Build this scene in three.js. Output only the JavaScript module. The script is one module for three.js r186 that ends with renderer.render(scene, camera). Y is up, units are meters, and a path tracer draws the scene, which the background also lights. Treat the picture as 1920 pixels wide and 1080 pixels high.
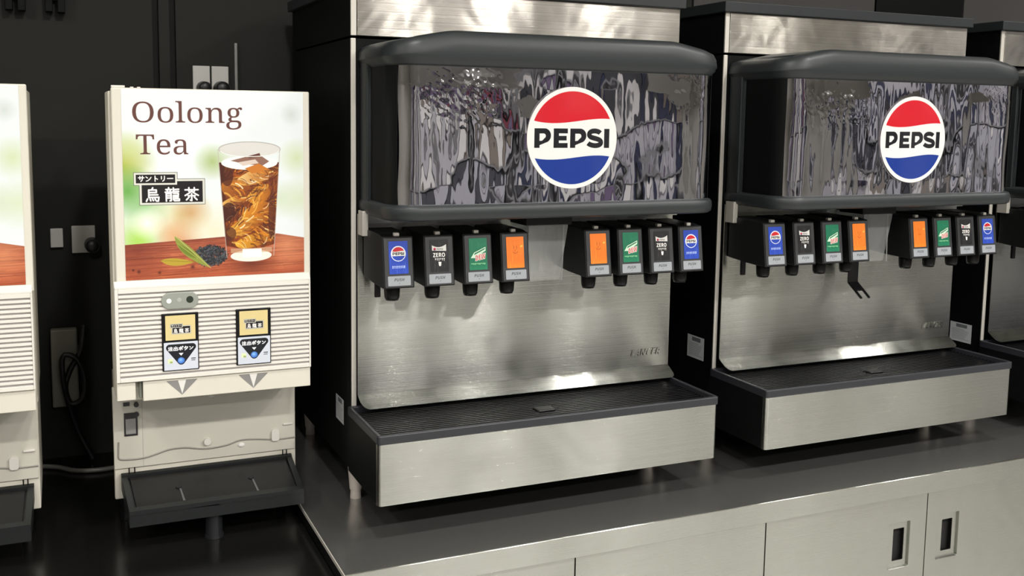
import * as THREE from 'three';
import { RoundedBoxGeometry } from 'three/addons/geometries/RoundedBoxGeometry.js';
import { TextGeometry } from 'three/addons/geometries/TextGeometry.js';
import { FontLoader } from 'three/addons/loaders/FontLoader.js';
import { mergeGeometries } from 'three/addons/utils/BufferGeometryUtils.js';
import { RectAreaLightUniformsLib } from 'three/addons/lights/RectAreaLightUniformsLib.js';
import { createNoise2D, createNoise3D } from 'simplex-noise';

/* ------------------------------------------------------------------ camera, light, exposure */
const scene = new THREE.Scene();
scene.background = new THREE.Color(0x000000);
const FOCAL = 1883.06, CX = 931.72, CY = 432.09;            // pixels of the 1920 x 1080 frame
const camera = new THREE.PerspectiveCamera(2 * Math.atan(540 / FOCAL) * 180 / Math.PI, 16 / 9, 0.05, 60);
{
  const rad = Math.PI / 180, yaw = 23.6779 * rad, pitch = 6.3603 * rad, roll = 0.7717 * rad;
  camera.position.set(-0.53574, 0.79594, 1.94912);
  const f = new THREE.Vector3(Math.sin(yaw) * Math.cos(pitch), -Math.sin(pitch), -Math.cos(yaw) * Math.cos(pitch));
  const r = new THREE.Vector3(Math.cos(yaw), 0, Math.sin(yaw)), u = new THREE.Vector3().crossVectors(r, f);
  const r2 = r.clone().multiplyScalar(Math.cos(roll)).addScaledVector(u, Math.sin(roll));
  const u2 = u.clone().multiplyScalar(Math.cos(roll)).addScaledVector(r, -Math.sin(roll));
  camera.quaternion.setFromRotationMatrix(new THREE.Matrix4().makeBasis(r2, u2, f.clone().negate()));
  camera.setViewOffset(1920, 1080, 960 - CX, 540 - CY, 1920, 1080);
}
scene.add(camera);
const renderer = new THREE.WebGLRenderer({ antialias: true });
renderer.toneMapping = THREE.LinearToneMapping;
renderer.toneMappingExposure = 0.5;
renderer.shadowMap.enabled = true;
RectAreaLightUniformsLib.init();

const FLOOR = -0.86, CEIL = 2.0, WALLZ = -0.62;              // worktop is y = 0
// downlights: [x, z, candela] in a row over the counter and two rows over the shop floor
const SPOTS = [[-1.75, 0.95, 9], [-0.2, 0.95, 9], [1.5, 0.95, 9], [3.1, 0.95, 9],
  [-2.3, 2.4, 14], [-1.0, 2.4, 14], [0.2, 2.4, 12], [0.95, 2.4, 9], [1.40, 2.4, 20], [1.95, 2.4, 13], [3.0, 2.4, 16], [3.9, 2.4, 12],
  [-1.6, 3.9, 14], [0.0, 3.9, 14], [1.4, 3.9, 14], [2.7, 3.9, 14], [4.1, 3.9, 14], [-1.2, 5.7, 12], [0.6, 5.7, 12], [2.4, 5.7, 12], [4.2, 5.7, 12]];

/* ------------------------------------------------------------------ helpers */
const used = new Map();
const numbered = (n) => { const k = used.get(n) ?? 0; used.set(n, k + 1); return k ? n + '_' + String(k).padStart(3, '0') : n; };
function rng(seed) { let s = seed >>> 0; return () => { s = (s + 0x6d2b79f5) | 0; let t = Math.imul(s ^ (s >>> 15), 1 | s); t = (t + Math.imul(t ^ (t >>> 7), 61 | t)) ^ t; return ((t ^ (t >>> 14)) >>> 0) / 4294967296; }; }
const noise2 = createNoise2D(rng(11)), noise3 = createNoise3D(rng(12));
const lin = (r, g, b) => new THREE.Color().setRGB(r, g, b);
const mat = (color, roughness = 0.5, extra = {}) => new THREE.MeshPhysicalMaterial({ color, roughness, ...extra });
const shadow = (m) => { m.castShadow = true; m.receiveShadow = true; return m; };
function part(name, geometry, material, parent, label) {
  const g = Array.isArray(geometry) ? mergeGeometries(geometry.map((q) => { const w = q.index ? q.toNonIndexed() : q; for (const k of Object.keys(w.attributes)) if (!['position', 'normal', 'uv'].includes(k)) w.deleteAttribute(k); return w; })) : geometry;
  const m = shadow(new THREE.Mesh(g, material));
  m.name = name;
  if (label) m.userData.label = label;
  parent.add(m);
  return m;
}
function thing(name, label, category, group) {
  const o = new THREE.Group();
  o.name = numbered(name); o.userData = { label, category };
  if (group) o.userData.group = group;
  scene.add(o);
  return o;
}
function single(name, label, category, geometry, material, group) {
  const m = part(numbered(name), geometry, material, scene);
  m.userData = { label, category };
  if (group) m.userData.group = group;
  return m;
}
function struct(name, geometry, material, label, category) {
  const m = part(name, geometry, material, scene);
  m.userData = { label, category, kind: 'structure' };
  return m;
}
// box by its limits, uv in metres on every face
function box(x0, x1, y0, y1, z0, z1) {
  const w = x1 - x0, h = y1 - y0, d = z1 - z0, g = new THREE.BoxGeometry(w, h, d).translate((x0 + x1) / 2, (y0 + y1) / 2, (z0 + z1) / 2);
  metres(g);
  return g;
}
function metres(g) {                                           // uv from position by the dominant axis of the normal
  const p = g.attributes.position, n = g.attributes.normal, uv = new Float32Array(p.count * 2);
  for (let i = 0; i < p.count; i++) {
    const ax = Math.abs(n.getX(i)), ay = Math.abs(n.getY(i)), az = Math.abs(n.getZ(i));
    if (az >= ax && az >= ay) { uv[2 * i] = p.getX(i); uv[2 * i + 1] = p.getY(i); }
    else if (ay >= ax) { uv[2 * i] = p.getX(i); uv[2 * i + 1] = p.getZ(i); }
    else { uv[2 * i] = p.getZ(i); uv[2 * i + 1] = p.getY(i); }
  }
  g.setAttribute('uv', new THREE.BufferAttribute(uv, 2));
  return g;
}
function rbox(x0, x1, y0, y1, z0, z1, r = 0.003, seg = 2) {
  const g = new RoundedBoxGeometry(x1 - x0, y1 - y0, z1 - z0, seg, r).translate((x0 + x1) / 2, (y0 + y1) / 2, (z0 + z1) / 2);
  return metres(g);
}
function rrect(x0, x1, y0, y1, r, path = new THREE.Shape()) {
  path.moveTo(x0 + r, y0); path.lineTo(x1 - r, y0); path.absarc(x1 - r, y0 + r, r, -Math.PI / 2, 0, false);
  path.lineTo(x1, y1 - r); path.absarc(x1 - r, y1 - r, r, 0, Math.PI / 2, false);
  path.lineTo(x0 + r, y1); path.absarc(x0 + r, y1 - r, r, Math.PI / 2, Math.PI, false);
  path.lineTo(x0, y0 + r); path.absarc(x0 + r, y0 + r, r, Math.PI, Math.PI * 1.5, false);
  return path;
}
const extrude = (shape, depth, bevel = 0, curveSegments = 6) => new THREE.ExtrudeGeometry(shape, { depth, curveSegments, bevelEnabled: bevel > 0, bevelThickness: bevel, bevelSize: bevel, bevelOffset: -bevel, bevelSegments: 2 });
const cyl = (r0, r1, h, x, y, z, seg = 24) => new THREE.CylinderGeometry(r0, r1, h, seg).translate(x, y, z);
const tube = (pts, r, seg = 40, rad = 8) => new THREE.TubeGeometry(new THREE.CatmullRomCurve3(pts.map((p) => new THREE.Vector3(...p))), seg, r, rad, false);
const poly = (pts) => { const s = new THREE.Shape(); pts.forEach(([x, y], i) => (i ? s.lineTo(x, y) : s.moveTo(x, y))); return s; };
// a flat print: shape geometry whose uv runs 0..1 over the rectangle
function print(shape, x0, x1, y0, y1, z) {
  const g = new THREE.ShapeGeometry(shape, 48).translate(0, 0, z), p = g.attributes.position, uv = g.attributes.uv;
  for (let i = 0; i < p.count; i++) uv.setXY(i, (p.getX(i) - x0) / (x1 - x0), (p.getY(i) - y0) / (y1 - y0));
  return g;
}
function data(w, h, f, { repeat = 1, srgb = false } = {}) {
  const a = new Uint8Array(w * h * 4);
  for (let y = 0; y < h; y++) for (let x = 0; x < w; x++) { const v = f(x / w, y / h), i = (y * w + x) * 4; for (let c = 0; c < 3; c++) a[i + c] = Math.max(0, Math.min(255, 255 * (v.length ? v[c] : v))); a[i + 3] = 255; }
  const t = new THREE.DataTexture(a, w, h, THREE.RGBAFormat);
  t.wrapS = t.wrapT = THREE.RepeatWrapping; t.magFilter = THREE.LinearFilter; t.needsUpdate = true;
  if (srgb) t.colorSpace = THREE.SRGBColorSpace;
  t.repeat.set(...(Array.isArray(repeat) ? repeat : [repeat, repeat]));
  return t;
}
const torus = (u, v, su, sv, off = 0) => {                    // noise that tiles over 0..1
  const a = 2 * Math.PI * u, b = 2 * Math.PI * v;
  return noise3(su * Math.cos(a) + off, su * Math.sin(a) + sv * Math.cos(b), sv * Math.sin(b) - off);
};
function canvas(w, h, draw) {
  const c = document.createElement('canvas'); c.width = w; c.height = h;
  draw(c.getContext('2d'), w, h);
  const t = new THREE.CanvasTexture(c); t.colorSpace = THREE.SRGBColorSpace; t.magFilter = THREE.LinearFilter; t.anisotropy = 8;
  return t;
}

/* ------------------------------------------------------------------ materials */
const brushed = data(256, 256, (u, v) => 0.66 + 0.02 * torus(u, v, 0.5, 14) + 0.02 * torus(u, v, 1.2, 40, 5) + 0.08 * torus(u, v, 1.6, 1.2, 9), { repeat: [1.3, 1.7] });
const sheetWave = data(256, 256, (u, v) => 0.5 + 0.28 * torus(u, v, 1.1, 0.16, 3) + 0.10 * torus(u, v, 2.6, 0.2, 7), { repeat: [1.1, 0.9] });
const loopWave = data(256, 256, (u, v) => 0.5 + 0.28 * torus(u, v, 1.0, 0.8, 21) + 0.14 * torus(u, v, 2.1, 1.6, 27), { repeat: [1.9, 2.4] });
const grain = (sigma, seed) => {                                // fine horizontal brushing: rows of slightly tilted facets
  const R = rng(seed), n = 512, w = 8, tilt = [];
  for (let y = 0; y < n; y++) tilt.push(sigma * Math.sqrt(-2 * Math.log(1 - R() * 0.9999)) * Math.cos(2 * Math.PI * R()));
  return data(w, n, (u, v) => { const t = Math.max(-0.7, Math.min(0.7, tilt[Math.floor(v * n + 0.5) % n])); return [0.5, 0.5 + 0.5 * t, 0.5 + 0.5 * Math.sqrt(1 - t * t)]; }, { repeat: [1, 61] });
};
const steel = mat(lin(0.44, 0.448, 0.415), 0.33, { metalness: 1, roughnessMap: brushed, anisotropy: 1, anisotropyRotation: Math.PI / 2, normalMap: grain(0.17, 41), bumpMap: sheetWave, bumpScale: 0.0005 });
const topSteel = mat(lin(0.46, 0.46, 0.44), 0.22, { metalness: 0.89 });
const polished = mat(lin(0.70, 0.67, 0.61), 0.28, { metalness: 1, roughnessMap: brushed, anisotropy: 0.9, anisotropyRotation: Math.PI / 2, normalMap: grain(0.07, 43), bumpMap: loopWave, bumpScale: 0.0006 });
const trimSteel = mat(lin(0.66, 0.63, 0.57), 0.5, { metalness: 0.45 });
const blackPanel = mat(lin(0.0035, 0.0042, 0.0042), 0.5, { specularIntensity: 0.25 });
const hoodPlastic = mat(lin(0.016, 0.020, 0.022), 0.45);
const rimPlastic = mat(lin(0.020, 0.021, 0.026), 0.35);
const blackPlastic = mat(lin(0.005, 0.005, 0.0055), 0.32, { specularIntensity: 0.6 });
const valvePlastic = mat(lin(0.026, 0.027, 0.029), 0.42);
const valveBlack = mat(lin(0.007, 0.0075, 0.008), 0.45, { specularIntensity: 0.5 });
const gloss = mat(lin(0.64, 0.64, 0.68), 0.03, { metalness: 1 });
const cream = mat(lin(0.70, 0.67, 0.58), 0.45);
const creamWhite = mat(lin(0.76, 0.74, 0.68), 0.42);
const guard = mat(lin(0.62, 0.60, 0.52), 0.5, { clearcoat: 0.7, clearcoatRoughness: 0.25 });
const groove = mat(lin(0.42, 0.39, 0.385), 0.6);
const clear = mat(lin(0.88, 0.89, 0.89), 0.18, { transmission: 0.86, thickness: 0, ior: 1.49 });
const rubberLeg = mat(lin(0.52, 0.46, 0.42), 0.45);
const grilleBlack = mat(lin(0.0025, 0.0025, 0.003), 0.22, { specularIntensity: 0.45 });
const darkGap = mat(lin(0.006, 0.006, 0.006), 0.8);

/* ------------------------------------------------------------------ room */
const wallDark = mat(lin(0.019, 0.0195, 0.0175), 0.7, { specularIntensity: 0.4, bumpMap: data(128, 128, (u, v) => 0.5 + 0.4 * torus(u, v, 12, 12)), bumpScale: 0.0004 });
const wallGrey = mat(lin(0.060, 0.057, 0.055), 0.7);
const XL = -3.6, XR = 5.6, ZF = 6.6;
struct('floor', box(XL - 0.1, XR + 0.1, FLOOR - 0.1, FLOOR, WALLZ - 0.1, ZF + 0.1), mat(lin(0.50, 0.49, 0.46), 0.3), 'pale polished shop floor in front of the counter', 'floor');
struct('ceiling', box(XL - 0.1, XR + 0.1, CEIL, CEIL + 0.1, WALLZ - 0.1, ZF + 0.1), mat(lin(0.84, 0.83, 0.80), 0.9), 'off-white shop ceiling above the counter', 'ceiling');
struct('wall_left', box(XL - 0.1, XL, FLOOR, CEIL, WALLZ, ZF), mat(lin(0.35, 0.33, 0.30), 0.9), 'plain side wall of the shop beyond the tea machines', 'wall');
struct('wall_right', box(XR, XR + 0.1, FLOOR, CEIL, WALLZ, ZF), mat(lin(0.40, 0.38, 0.35), 0.9), 'pale side wall of the shop beyond the steel counter', 'wall');
struct('wall_front', box(XL, XR, FLOOR, CEIL, ZF, ZF + 0.1), mat(lin(0.72, 0.71, 0.68), 0.9), 'pale shop wall facing the drink counter', 'wall');
{
  const w = struct('wall_back', box(XL - 0.1, XR + 0.1, FLOOR, CEIL, WALLZ - 0.12, WALLZ - 0.02), darkGap, 'dark panelled wall behind the drink machines', 'wall');
  const joints = [XL, -1.5, -0.3095, -0.2705, 0.03, 1.22, 1.93, 2.32, XR];
  for (let i = 0; i + 1 < joints.length; i++) {
    const wide = (k) => (k === 2 || k === 3 ? 0.0075 : 0.004);
    const m = part('wall_panel', box(joints[i] + wide(i), joints[i + 1] - wide(i + 1), FLOOR, CEIL, WALLZ - 0.02, WALLZ), i === 5 || i === 7 ? wallGrey : i === 6 ? blackPanel : wallDark, w);
    if (i === 2) m.userData.label = 'narrow batten between two joints';
  }
}

/* ------------------------------------------------------------------ lettering drawn as strokes (no font here has these characters) */
const GLYPH = {
  sa: [[1, 3.5, 9, 3.5], [3.2, 1.4, 3.2, 6], [6.8, 1.2, 6.8, 5, 6, 7.4, 4.4, 9]],
  n: [[1.5, 2.3, 3.7, 4], [1.8, 8.6, 4, 8, 6.6, 6, 8.7, 3]],
  to: [[4, 1, 4, 9.2], [4, 4, 7.6, 6]],
  ri: [[2.8, 1.8, 2.8, 5.8], [7.2, 1.4, 7.2, 5.2, 6.4, 7.6, 4.6, 9]],
  bar: [[1, 5, 9, 5]],
  karasu: [[5, 0.2, 4.4, 1.5], [2.4, 1.7, 2.4, 6.7], [2.4, 1.7, 7.3, 1.7, 7.3, 3.4], [2.4, 3.4, 7.3, 3.4], [2.4, 5, 8.2, 5], [2.4, 6.7, 8.9, 6.7, 8.5, 9.3, 7.3, 9.2], [1.5, 7.7, 0.8, 9.3], [3.2, 7.8, 3.6, 9], [4.8, 7.7, 5.3, 8.9], [6.4, 7.6, 6.9, 8.7]],
  ryu: [[2.6, 0.3, 2.6, 1.4], [0.8, 1.5, 4.5, 1.5], [1.6, 2, 2, 3.1], [3.8, 2, 3.3, 3.1], [0.4, 3.3, 4.9, 3.3], [1, 4.3, 1, 9.4], [1, 4.3, 4.2, 4.3, 4.2, 9.1, 3.4, 9.2], [1, 5.8, 4.2, 5.8], [1, 7.3, 4.2, 7.3], [5.7, 0.5, 5.7, 2.9, 9.2, 2.9], [5.7, 1.6, 9.2, 1.4], [5.7, 4.1, 8.9, 4.1, 8.9, 5.6, 5.7, 5.6, 5.7, 8.4, 6.4, 9.2, 9.5, 9.2, 9.6, 8.2], [6.7, 6.7, 8.9, 6.7], [6.7, 7.9, 8.9, 7.9]],
  cha: [[0.7, 1.9, 9.3, 1.9], [3.2, 0.5, 3.2, 2.9], [6.8, 0.5, 6.8, 2.9], [5, 2.8, 3, 4.4, 0.7, 5.8], [5, 2.8, 7, 4.4, 9.4, 5.8], [2.7, 6, 7.3, 6], [5, 4.6, 5, 9.3, 4.1, 9], [3.2, 7, 1.5, 8.8], [6.8, 7, 8.5, 8.8]],
  chu: [[1.4, 1, 2.4, 1.9], [0.7, 3.5, 1.7, 4.3], [0.8, 9.1, 2.5, 6], [6, 0.3, 6.6, 1.5], [3.6, 2.5, 9.2, 2.5], [6.3, 2.5, 6.3, 9], [4, 5.5, 8.8, 5.5], [3.2, 9, 9.5, 9]],
  shutsu: [[5, 0.4, 5, 9], [2, 2, 2, 4.6, 8, 4.6, 8, 2], [1, 5.8, 1, 9, 9, 9, 9, 5.8]],
  bo: [[0.8, 3.3, 8, 3.3], [4.5, 1, 4.5, 9, 3.6, 8.6], [2.6, 4.8, 1.1, 7.8], [6.5, 4.8, 8, 7.8], [7.8, 0.5, 8.5, 1.9], [9.1, 0.3, 9.8, 1.6]],
  ta: [[4, 0.8, 1, 5.2], [3.3, 2.5, 8.5, 2.5, 6.6, 6.4, 2.4, 9.5], [3.4, 4.8, 6.4, 6.8]],
};
function glyphs(g, list, x, y, size, advance, width, color) {
  g.save(); g.strokeStyle = color; g.lineWidth = width; g.lineCap = 'round'; g.lineJoin = 'round';
  list.forEach((k, i) => { for (const s of GLYPH[k]) { g.beginPath(); for (let j = 0; j < s.length; j += 2) { const X = x + i * advance + s[j] * size / 10, Y = y + s[j + 1] * size / 10; j ? g.lineTo(X, Y) : g.moveTo(X, Y); } g.stroke(); } });
  g.restore();
}
function teaMark(g, x, y, w) {                                 // the black two-step name plate; w is its full width
  const s = w / 134, box1 = [0, 0, 81, 24], box2 = [10, 13, 124, 50];
  const draw = (b, pad, c) => { g.fillStyle = c; g.fillRect(x + (b[0] - pad) * s, y + (b[1] - pad) * s, (b[2] + 2 * pad) * s, (b[3] + 2 * pad) * s); };
  draw(box2, 1, '#5c5f54'); draw(box1, 1, '#5c5f54'); draw(box2, 0, '#d9d9d0'); draw(box2, -4, '#141013'); draw(box1, 0, '#d9d9d0'); draw(box1, -3.6, '#141013');
  glyphs(g, ['sa', 'n', 'to', 'ri', 'bar'], x + 7 * s, y + 5 * s, 13 * s, 13.6 * s, 2.1 * s, '#f2f0ea');
  glyphs(g, ['karasu', 'ryu', 'cha'], x + 20 * s, y + 29 * s, 29 * s, 37 * s, 3.3 * s, '#f6f4f0');
}

/* ------------------------------------------------------------------ prints */
const posterArt = canvas(1000, 1056, (g, W, H) => {
  const R = rng(5), blob = (x, y, r, c, a) => { const q = g.createRadialGradient(x, y, 0, x, y, r); q.addColorStop(0, `rgba(${c},${a})`); q.addColorStop(1, `rgba(${c},0)`); g.fillStyle = q; g.fillRect(x - r, y - r, 2 * r, 2 * r); };
  g.fillStyle = '#e3eaec'; g.fillRect(0, 0, W, H);
  blob(930, 130, 70, '180,190,185', 0.5); blob(960, 380, 120, '190,205,140', 0.6); blob(985, 620, 150, '200,212,165', 0.6); blob(860, 620, 120, '190,208,165', 0.5);
  blob(480, 400, 110, '150,175,90', 0.75); blob(610, 380, 90, '205,210,190', 0.5); blob(0, 420, 190, '165,175,60', 0.95); blob(20, 560, 160, '95,160,70', 0.95); blob(30, 330, 120, '200,210,140', 0.5); blob(120, 640, 150, '120,180,90', 0.6);
  blob(60, 850, 190, '165,205,95', 0.85); blob(80, 830, 90, '160,215,70', 0.6); blob(300, 700, 190, '215,205,140', 0.7); blob(360, 690, 120, '190,130,75', 0.75); blob(300, 870, 150, '200,120,70', 0.8); blob(120, 740, 100, '250,250,240', 0.9); blob(480, 800, 200, '232,225,190', 0.8); blob(250, 800, 110, '220,160,100', 0.5); blob(200, 500, 120, '240,243,236', 0.8);
  // board
  g.save(); g.beginPath(); g.moveTo(0, 858); g.lineTo(560, 828); g.lineTo(840, 820); g.lineTo(1000, 850); g.lineTo(1000, 1056); g.lineTo(0, 1056); g.closePath(); g.clip();
  const wq = g.createLinearGradient(0, 830, 0, 1056); wq.addColorStop(0, '#8e4331'); wq.addColorStop(0.5, '#b05a3c'); wq.addColorStop(1, '#a85030'); g.fillStyle = wq; g.fillRect(0, 800, W, 260);
  for (let i = 0; i < 520; i++) { const y = 815 + R() * 240, x = R() * 1000 - 100, l = 60 + R() * 340, d = R(); g.strokeStyle = d < 0.45 ? `rgba(92,34,22,${0.12 + 0.2 * R()})` : `rgba(224,140,96,${0.08 + 0.2 * R()})`; g.lineWidth = 1 + R() * 5; g.beginPath(); g.moveTo(x, y); g.bezierCurveTo(x + l * 0.3, y - 6 + R() * 8, x + l * 0.6, y - 8 + R() * 10, x + l, y - 10 + R() * 6); g.stroke(); }
  blob(900, 890, 170, '226,150,105', 0.7); blob(60, 900, 200, '110,45,32', 0.6); blob(640, 1000, 220, '190,95,60', 0.5);
  for (const [x, y, r] of [[70, 1010, 14], [40, 1000, 10], [180, 1020, 12], [360, 995, 16]]) blob(x, y, r, '60,20,14', 0.8);
  g.restore();
  // heading
  g.fillStyle = '#5f3a33'; g.textBaseline = 'alphabetic';
    const word = (s, x, y, w, size) => { g.font = size + 'px serif'; const m = g.measureText(s).width; g.save(); g.translate(x, y); g.scale(w / m, 1); g.fillText(s, 0, 0); g.restore(); };
  word('Oolong', 46, 182, 606, 156);
  word('Tea', 68, 358, 288, 152);
  teaMark(g, 56, 460, 378);
  // tea leaves
  for (let i = 0; i < 900; i++) { const a = R() * 6.283, q = Math.sqrt(R()), x = 455 + 92 * q * Math.cos(a), y = 935 + 56 * q * Math.sin(a) * (x < 400 ? 0.7 : 1); g.strokeStyle = ['#1e2024', '#2c3036', '#3c4148', '#15161a', '#555a60'][Math.floor(R() * 5)]; g.lineWidth = 2 + R() * 4; g.beginPath(); g.moveTo(x, y); const t = R() * 6.28; g.quadraticCurveTo(x + 8 * Math.cos(t + 1), y + 8 * Math.sin(t + 1), x + 17 * Math.cos(t), y + 13 * Math.sin(t)); g.stroke(); }
  const leaf = (pts, c, vein) => { g.fillStyle = c; g.beginPath(); g.moveTo(pts[0], pts[1]); g.quadraticCurveTo(pts[2], pts[3], pts[4], pts[5]); g.quadraticCurveTo(pts[6], pts[7], pts[0], pts[1]); g.fill(); g.strokeStyle = vein; g.lineWidth = 3; g.beginPath(); g.moveTo(pts[0], pts[1]); g.lineTo(pts[4], pts[5]); g.stroke(); };
  leaf([185, 952, 240, 1010, 372, 968, 250, 925], '#b39a34', '#8c7a22'); leaf([265, 815, 265, 930, 460, 1006, 360, 880], '#8c9440', '#c7c47a'); leaf([280, 860, 300, 930, 390, 950, 340, 880], '#6f7f2c', '#a9b052');
  // glass
  const gx = (t, y) => { const k = (y - 310) / 660; return 686 + t * (176 - 42 * k); };     // t from -1 to 1
  const shade = g.createRadialGradient(690, 985, 10, 690, 985, 170); shade.addColorStop(0, 'rgba(70,24,10,.55)'); shade.addColorStop(1, 'rgba(70,24,10,0)'); g.fillStyle = shade; g.fillRect(500, 940, 380, 100);
  g.fillStyle = 'rgba(214,208,203,.75)'; g.beginPath(); g.ellipse(690, 330, 174, 42, 0, 0, 6.3); g.fill();
  g.beginPath(); g.moveTo(gx(-1, 380), 405); g.lineTo(gx(-1, 880), 880); g.quadraticCurveTo(690, 930, gx(1, 880), 880); g.lineTo(gx(1, 380), 405); g.closePath();
  g.save(); g.clip();
  const tq = g.createLinearGradient(520, 0, 860, 0); tq.addColorStop(0, '#43180c'); tq.addColorStop(0.25, '#8a3d12'); tq.addColorStop(0.6, '#a85414'); tq.addColorStop(1, '#54200f'); g.fillStyle = tq; g.fillRect(480, 380, 420, 600);
  const swirl = (n, pal, w0, w1, l0, l1, alpha) => { for (let i = 0; i < n; i++) { const y = 430 + R() * 450, x = gx((R() - 0.5) * 1.8, y), a = 0.9 * Math.sin(x * 0.016 + y * 0.019) - 0.25, l = l0 + R() * (l1 - l0), b = (R() - 0.5) * 0.9; g.strokeStyle = `rgba(${pal[Math.floor(R() * pal.length)]},${alpha * (0.5 + R())})`; g.lineWidth = w0 + R() * (w1 - w0); g.lineCap = 'round'; g.beginPath(); g.moveTo(x, y); g.quadraticCurveTo(x + l * 0.5 * Math.cos(a), y + l * 0.5 * Math.sin(a) - l * b * 0.4, x + l * Math.cos(a + b), y + l * Math.sin(a + b)); g.stroke(); } };
  swirl(220, ['70,28,14', '110,48,16', '150,76,20', '58,22,14'], 14, 30, 30, 90, 0.4);
  const cube = (x, y, w, h, a, c1, c2) => { g.save(); g.translate(x, y); g.rotate(a); const q = g.createLinearGradient(-w, -h, w, h); q.addColorStop(0, c1); q.addColorStop(1, c2); g.fillStyle = q; g.beginPath(); g.moveTo(-w, -h * 0.3); g.quadraticCurveTo(-w * 0.4, -h * 1.1, w * 0.5, -h); g.quadraticCurveTo(w * 1.1, -h * 0.5, w, h * 0.4); g.quadraticCurveTo(w * 0.3, h * 1.1, -w * 0.6, h * 0.8); g.quadraticCurveTo(-w * 1.1, h * 0.4, -w, -h * 0.3); g.fill(); g.restore(); };
  cube(720, 490, 105, 44, -0.25, 'rgba(250,226,160,.95)', 'rgba(190,104,24,.55)'); cube(610, 560, 85, 60, 0.3, 'rgba(216,140,44,.85)', 'rgba(120,54,16,.6)'); cube(750, 590, 80, 52, -0.4, 'rgba(246,184,62,.9)', 'rgba(176,92,18,.6)'); cube(600, 630, 70, 30, -0.2, 'rgba(250,206,110,.9)', 'rgba(200,112,26,.5)'); cube(740, 700, 92, 62, -0.15, 'rgba(236,160,40,.9)', 'rgba(150,74,16,.7)'); cube(650, 780, 100, 48, -0.35, 'rgba(246,190,66,.9)', 'rgba(160,84,18,.6)'); cube(705, 858, 105, 40, -0.2, 'rgba(232,172,44,.95)', 'rgba(180,110,22,.7)');
  swirl(150, ['246,196,90', '232,152,40', '214,120,24'], 3, 9, 20, 80, 0.5); swirl(110, ['74,30,14', '104,44,16'], 3, 9, 20, 70, 0.55); swirl(34, ['255,240,200', '252,222,150'], 3, 8, 16, 60, 0.6);
  for (const [x, y, a, b, t, c] of [[555, 690, 40, 60, 0.5, 'rgba(62,24,14,.75)'], [560, 480, 34, 60, 0, 'rgba(66,24,12,.7)'], [570, 815, 36, 40, 0.2, 'rgba(74,34,16,.7)'], [812, 700, 20, 150, 0.05, 'rgba(72,28,14,.6)'], [815, 520, 22, 60, 0, 'rgba(110,46,20,.6)']]) { g.fillStyle = c; g.beginPath(); g.ellipse(x, y, a, b, t, 0, 6.3); g.fill(); }
  g.restore();
  g.fillStyle = '#f4f4f1'; g.beginPath(); g.ellipse(688, 408, 160, 40, 0, 0, 6.3); g.fill();
  g.fillStyle = '#8c6658'; g.beginPath(); g.moveTo(580, 395); g.lineTo(720, 360); g.lineTo(760, 372); g.lineTo(800, 400); g.lineTo(760, 425); g.lineTo(660, 415); g.closePath(); g.fill();
  g.fillStyle = '#d9c8bd'; g.beginPath(); g.moveTo(620, 405); g.lineTo(720, 388); g.lineTo(740, 410); g.lineTo(650, 425); g.closePath(); g.fill();
  g.fillStyle = '#5c3328'; g.beginPath(); g.moveTo(670, 372); g.lineTo(745, 352); g.lineTo(752, 372); g.lineTo(690, 382); g.closePath(); g.fill();
  g.fillStyle = '#c8782a'; g.beginPath(); g.moveTo(660, 440); g.lineTo(740, 412); g.lineTo(800, 446); g.lineTo(700, 470); g.closePath(); g.fill();
  g.fillStyle = 'rgba(246,240,232,.95)'; g.beginPath(); g.ellipse(690, 945, 118, 34, 0, 0, 6.3); g.fill();
  g.fillStyle = 'rgba(205,170,135,.7)'; g.fillRect(574, 900, 236, 26); g.fillStyle = 'rgba(255,255,252,.9)'; g.fillRect(640, 905, 110, 50);
  g.strokeStyle = 'rgba(170,165,160,.85)'; g.lineWidth = 5; g.beginPath(); g.ellipse(690, 330, 174, 42, 0, 0, 6.3); g.stroke();
  g.strokeStyle = 'rgba(250,250,248,.9)'; g.lineWidth = 4; g.beginPath(); g.ellipse(690, 334, 168, 38, 0, 0.1, 3.0); g.stroke();
  g.strokeStyle = 'rgba(190,180,172,.8)'; g.lineWidth = 4; for (const s of [-1, 1]) { g.beginPath(); g.moveTo(gx(s, 310), 330); g.lineTo(gx(s * 0.99, 950), 950); g.stroke(); }
});
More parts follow.
